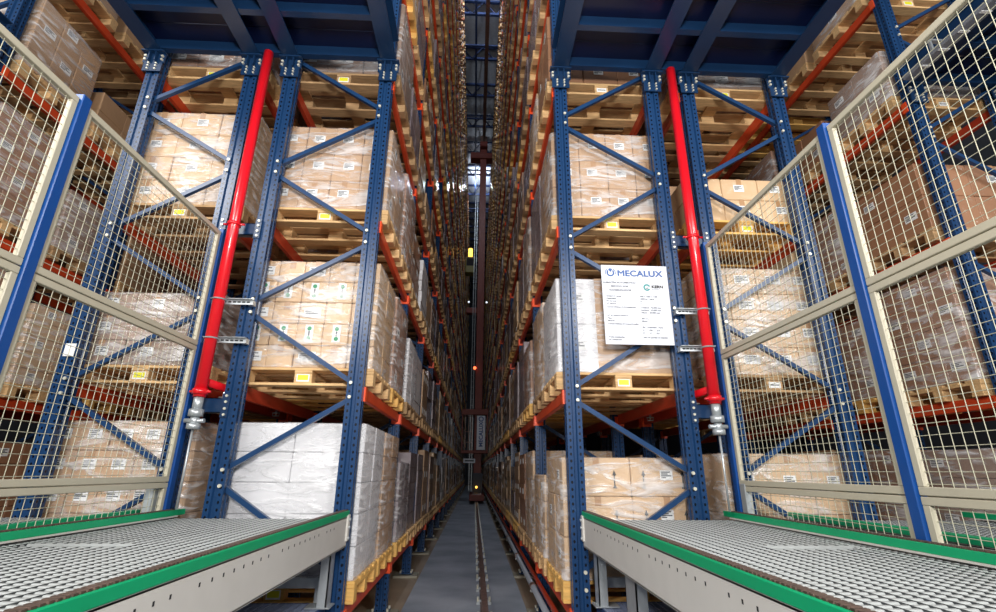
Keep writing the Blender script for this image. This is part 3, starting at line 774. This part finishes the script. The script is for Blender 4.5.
# ------------------------------------------------------------------ fences
def fence(side, x, ztop, dirn):
    t = thing('mesh_fence', 'cream wire mesh fence with blue posts on the %s' % side, 'fence', (x, 0, 0), 'mesh fences')
    ys = (.70, 2.225, 3.752)
    for y in ys: MB().bbox(-.028, .028, y-.03, y+.03, -.848, ztop+.03, 'post_blue', .004).box(-.03, .03, y-.036, y+.036, -.849, -.842, 'post_blue').build('post', t)
    zm, zl, zbm = .91, -.07, -.29
    for ya, yb in zip(ys, ys[1:]):
        a, c = ya+.032, yb-.032; fwid = .036
        pn = link('mesh_panel', None, t)
        fr = MB()
        for z0, z1 in ((ztop-fwid, ztop), (zm-.018, zm+.018), (zm-.060, zm-.024), (zl-.018, zl+.018), (zl-.058, zl-.023)): fr.bbox(-.014, .014, a, c, z0, z1, 'beige', .003)
        fr.bbox(-.014, .014, a, c, zbm-.012, zbm, 'beige', .002)
        for z0, z1 in ((zm+.018, ztop-fwid), (zl+.018, zm-.06), (zbm, zl-.058)):
            fr.bbox(-.013, .013, a, a+fwid, z0, z1, 'beige', .003).bbox(-.013, .013, c-fwid, c, z0, z1, 'beige', .003)
        k = 0
        while zbm+.06+k*.15 < ztop-.1:
            z = zbm+.06+k*.15
            if abs(z-zm) > .1 and abs(z-zl) > .1: fr.box(-dirn*.0145-.0005, -dirn*.0145+.0005, a+.014, a+.020, z, z+.022, 'dark')
            k += 1
        fr.build('panel_frame', pn)
        w = MB(); r = .0017
        y = a+.05
        while y < c-.03:
            w.tube((0, y, zbm), (0, y, ztop-.02), r, 'wire', 5, cap=False); y += .05
        z = zbm+.05
        while z < ztop-.03:
            w.tube((2*r, a+.02, z), (2*r, c-.02, z), r, 'wire', 5, cap=False); z += .05
        w.build('wire_mesh', pn)
    # galvanised cable duct at the foot of the far post
    MB().bbox(-.05, .0, 3.66, 3.73, -.60, -.075, 'galv', .004).build('cable_duct', t, (-.03*dirn, -.02, 0))
fence('left', -2.145, 1.86, 1)
fence('right', 1.962, 1.86, -1)

# ------------------------------------------------------------------ sign on the right rack
def text(body, size, mt_, parent, loc, align='LEFT', bold=0, sx=1, name='lettering', rot=(math.pi/2, 0, 0), thick=0):
    cu = bpy.data.curves.new(name, 'FONT'); cu.body = body; cu.size = size; cu.align_x = align; cu.offset = bold; cu.extrude = .0006
    cu.materials.append(M[mt_]); o = bpy.data.objects.new(name, cu); COL.objects.link(o); o.parent = parent; o.location = loc
    bpy.context.view_layer.update()
    me = bpy.data.meshes.new_from_object(o.evaluated_get(bpy.context.evaluated_depsgraph_get()))
    bpy.data.objects.remove(o)
    if thick:
        vs = [tuple(v.co) for v in me.vertices]; fs = [tuple(p.vertices) for p in me.polygons]; V = []; Fc = []
        for k, (dx, dy) in enumerate(((0, 0), (thick, 0), (-thick, 0), (0, thick), (0, -thick))):
            o_ = len(V); V += [(a+dx, b_+dy, c_+k*.00005) for a, b_, c_ in vs]; Fc += [tuple(i+o_ for i in f) for f in fs]
        me = bpy.data.meshes.new(name); me.from_pydata(V, [], Fc); me.materials.append(M[mt_])
    o = link(name, me, parent, loc)
    o.rotation_euler = rot; o.scale = (sx, 1, 1); return o
sg = thing('rack_sign', 'white sign with blue heading and printed table on the right rack', 'sign', (1.325, 3.775, 1.325))
SW, SH = .283, .348
MB().bbox(-SW, SW, 0, .005, -SH, SH, 'sign', .001).build('panel', sg)
MB().tube((-SW+.012, 0, SH-.012), (-SW+.012, -.004, SH-.012), .005, 'galv', 8).tube((SW-.012, 0, SH-.012), (SW-.012, -.004, SH-.012), .005, 'galv', 8).tube((-SW+.012, 0, -SH+.012), (-SW+.012, -.004, -SH+.012), .005, 'galv', 8).tube((SW-.012, 0, -SH+.012), (SW-.012, -.004, -SH+.012), .005, 'galv', 8).build('screw_set', sg)
text('MECALUX', .074, 'sign_blue', sg, (-.148, -.001, .250), thick=.0026, sx=1.15, name='heading')
eb = MB()                                             # round emblem: arc on each side, small crown, V shape inside
cx, cz = -.205, .277
def flat(b, pts, m_, y=-.0012): b.add([(px, y, pz) for px, pz in pts], [tuple(range(len(pts)))], m_)
def arc(b, a0, a1, r0, r1, m_, n=10, ox=0, oz=0):
    for i in range(n):
        t0 = math.radians(a0+(a1-a0)*i/n); t1 = math.radians(a0+(a1-a0)*(i+1)/n)
        flat(b, [(ox+r0*math.cos(t0), oz+r0*math.sin(t0)), (ox+r1*math.cos(t0), oz+r1*math.sin(t0)), (ox+r1*math.cos(t1), oz+r1*math.sin(t1)), (ox+r0*math.cos(t1), oz+r0*math.sin(t1))], m_)
arc(eb, 120, 200, .040, .046, 'sign_blue', ox=cx, oz=cz); arc(eb, 60, -20, .040, .046, 'sign_blue', ox=cx, oz=cz)
arc(eb, 190, 350, .020, .034, 'sign_blue', ox=cx, oz=cz)
flat(eb, [(cx-.034, cz-.006), (cx-.020, cz-.006), (cx-.016, cz+.022), (cx-.030, cz+.022)], 'sign_blue')
flat(eb, [(cx+.020, cz-.006), (cx+.034, cz-.006), (cx+.030, cz+.022), (cx+.016, cz+.022)], 'sign_blue')
flat(eb, [(cx-.018, cz+.030), (cx, cz+.005), (cx+.018, cz+.030), (cx+.012, cz+.040), (cx-.012, cz+.040)], 'sign_blue')
eb.build('emblem', sg)
kb = MB(); arc(kb, 20, 330, .017, .031, 'sign_teal', 16, .098, .150); arc(kb, 200, 380, .006, .012, 'black', 8, .098, .150); kb.build('round_logo', sg)
text('KERN', .034, 'black', sg, (.138, -.001, .146), thick=.0018, sx=1.15, name='second_heading')
text('SYSTEMS', .014, 'ink', sg, (.138, -.001, .127), sx=1.2)
for i, s_ in enumerate(('ALMACÉN AUTOMÁTICO', 'SERVIDO POR', 'TRANSELEVADOR')): text(s_, .022, 'ink', sg, (-.135, -.001, .182-.034*i), 'CENTER', sx=1.1, bold=.0006)
ln = MB()
for z in (.228, .088): ln.box(-SW+.02, SW-.02, -.001, 0, z, z+.0012, 'ink')
ln.build('rule_lines', sg)
rows = [('Unidad de carga', '800 x 1200 x 1100', .062), ('Capacidad', '1000 kg. / palet', .040), ('Nº huecos', '22', .018), ('Nº niveles', '8', -.004), ('Características de la instalación', '', -.034),
        ('', 'Longitud   75.000 mm', -.036), ('', 'Anchura   25.000 mm', -.058), ('', 'Altura    20.000 mm', -.080), ('Nº de transelevadores', '1', -.108), ('Tipo', 'MT-1-L', -.132), ('Modelo', 'Mono', -.154), ('Características del transelevador', '', -.180),
        ('', 'Eje   Velocidad   Acel.', -.206), ('', 'X       180       0.4', -.232), ('', 'Z        66       0.5', -.256), ('Fecha instalación', 'Año de puesta en marcha', -.292), ('Nº instalación', '', -.314)]
for a, c, z in rows:
    if a: text(a, .0175, 'ink', sg, (-.255, -.001, z), sx=1.1, bold=.0005)
    if c: text(c, .0175, 'ink', sg, (.03, -.001, z), sx=1.1, bold=.0005)
# small white notice on the left fence side upright
o = MB().bbox(-.04, .04, -.006, 0, -.05, .05, 'label', .002).build('notice_plate', None, (-3.128, Y0-.052, .86)); tag(o, 'small white plate on the blue upright behind the left fence', 'plate')

# light fitting under the platform at the far right edge
t = thing('light_fitting', 'long grey light fitting under the platform at the top right', 'lamp', (4.15, 0, 3.63))
MB().bbox(-.06, .06, 2.3, 3.6, 0, .05, 'pipe_grey', .01).build('housing', t)
for k in range(6): MB().bbox(-.045, .045, 2.45+k*.19, 2.475+k*.19, -.006, 0, 'label', .001).build('louvre', t)
MB().box(-.01, .01, 2.5, 2.52, .05, .2, 'galv').box(-.01, .01, 3.3, 3.32, .05, .2, 'galv').box(-.02, .19, 2.49, 2.53, .18, .2, 'galv').box(-.02, .19, 3.29, 3.33, .18, .2, 'galv').build('hanger', t)

# ------------------------------------------------------------------ stacker crane far down the aisle
cr = thing('stacker_crane', 'dark red stacker crane far down the middle of the aisle', 'crane', (.14, 25, 0))
MB().bbox(-.17, .20, -.2, .2, -1.05, 18.4, 'crane', .01).build('mast', cr)
MB().bbox(-.34, .34, -1.6, 1.6, -1.28, -1.02, 'crane', .02).tube((-.2, -1.3, -1.12), (.2, -1.3, -1.12), .17, 'rail', 16).tube((-.2, 1.3, -1.12), (.2, 1.3, -1.12), .17, 'rail', 16).build('base_frame', cr)
MB().bbox(-.75, .62, -.3, .3, 17.7, 18.1, 'crane', .02).bbox(-.2, .25, -.5, .5, 18.4, 18.75, 'crane', .02).tube((-.1, -.3, 18.75), (-.1, -.3, 19.2), .1, 'rail', 12).tube((.14, -.3, 18.75), (.14, -.3, 19.2), .1, 'rail', 12).build('crosshead', cr)
b = MB().bbox(-.80, .50, -.5, .5, 2.62, 2.9, 'crane', .02).bbox(-.80, .50, -.5, .5, .80, .94, 'crane', .02)
for x in (-.76, .46): b.box(x-.03, x+.03, -.5, -.42, .94, 2.62, 'crane')
for x in (-.62, -.45, -.3): b.box(x-.012, x+.012, -.45, -.42, .94, 2.62, 'rail')
b.box(-.7, -.3, -.47, -.44, 1.3, 1.33, 'rail').box(-.7, -.3, -.47, -.44, 1.8, 1.83, 'rail').build('carriage', cr)
bn = MB().box(-.05, .36, -.53, -.51, .96, 2.58, 'sign').build('banner', cr)
text('MECALUX', .26, 'sign_blue', bn, (.24, -.535, 1.1), bold=.008, name='lettering', rot=(math.pi/2, -math.pi/2, 0))
eb2 = MB(); arc(eb2, 0, 360, .08, .13, 'sign_blue', 12, .155, 0); o = eb2.build('emblem', bn, (0, -.535, 2.42))
MB().box(-.66, -.1, -.53, -.51, .36, .55, 'sign').box(-.6, -.16, -.532, -.529, .42, .5, 'ink').build('plate', cr)
MB().bbox(-.19, .26, -.55, -.1, -1.02, -.1, 'wall', .01).build('control_cabinet', cr)
MB().bbox(-.86, -.36, -.3, .3, 10.3, 11.25, 'olive', .03).box(-.8, -.42, -.305, -.299, 10.7, 11.15, 'dark').build('operator_cabin', cr)
MB().tube((-.6, -.2, 11.3), (-.6, -.2, 11.75), .12, 'amber', 12).build('beacon', cr)
MB().sphere((-.02, -.75, -.72), .055, 'amber').build('warning_lamp', cr)
MB().sphere((-.22, -.3, 5.0), .08, 'lamp_red').build('signal_lamp', cr)
b = MB()
for x in (-.38, -.26): b.box(x-.01, x+.01, -.3, -.27, -.9, 17, 'galv')
for k in range(58): b.box(-.38, -.26, -.29, -.28, -.8+k*.3, -.79+k*.3, 'pipe_grey')
b.build('ladder', cr)
MB().bbox(-.75, -.17, -.2, .2, 8.0, 8.3, 'crane', .02).sphere((-.62, -.25, 8.6), .05, 'lamp_white').sphere((.34, -.25, 8.6), .05, 'lamp_white').build('service_bracket', cr)

# ------------------------------------------------------------------ lights
def area(name, loc, target, size, power, col=(1, 1, 1), sy=None):
    l = bpy.data.lights.new(name, 'AREA'); l.energy = power; l.size = size; l.color = col
    if sy: l.shape = 'RECTANGLE'; l.size_y = sy
    o = bpy.data.objects.new(name, l); COL.objects.link(o); o.location = loc
    o.rotation_euler = (Vector(target)-Vector(loc)).to_track_quat('-Z', 'Y').to_euler(); return o
area('front_fill_light', (0.1, -2.2, 1.5), (0, 6, 5.0), .8, 300, (1, .97, .93))  # unseen fill added behind the camera to brighten aisle sides and upper racks
area('hall_lamp_left', (-3.2, -3.0, 3.7), (-1.5, 5, 1.0), 1.3, 235, (1, .97, .93))
area('hall_lamp_right', (2.9, -3.0, 3.7), (1.3, 5, 1.0), 1.3, 235, (1, .97, .93))
area('hall_lamp_outer_left', (-7.0, -3.0, 6.6), (-3.0, 5, 1.6), 1.6, 420, (1, .98, .95))
area('hall_lamp_outer_right', (6.4, -3.0, 4.2), (3.0, 5, 1.4), 1.6, 260, (1, .98, .95))
for y, p in ((12.5, 1300), (31, 260)):  # the near one is out of view, added to brighten the roof
    l = bpy.data.lights.new('aisle_roof_light', 'POINT'); l.energy = p; l.shadow_soft_size = .15; l.color = (.82, .9, 1)
    o = bpy.data.objects.new('aisle_roof_light', l); COL.objects.link(o); o.location = (-.1, y, 19.7)
w = bpy.data.worlds.new('world'); scene.world = w; w.use_nodes = True
w.node_tree.nodes['Background'].inputs[0].default_value = (.8, .88, 1, 1); w.node_tree.nodes['Background'].inputs[1].default_value = .16
vs = scene.view_settings; vs.view_transform = 'Standard'; vs.look = 'None'; vs.gamma = 1; vs.use_curve_mapping = False; vs.exposure = .0
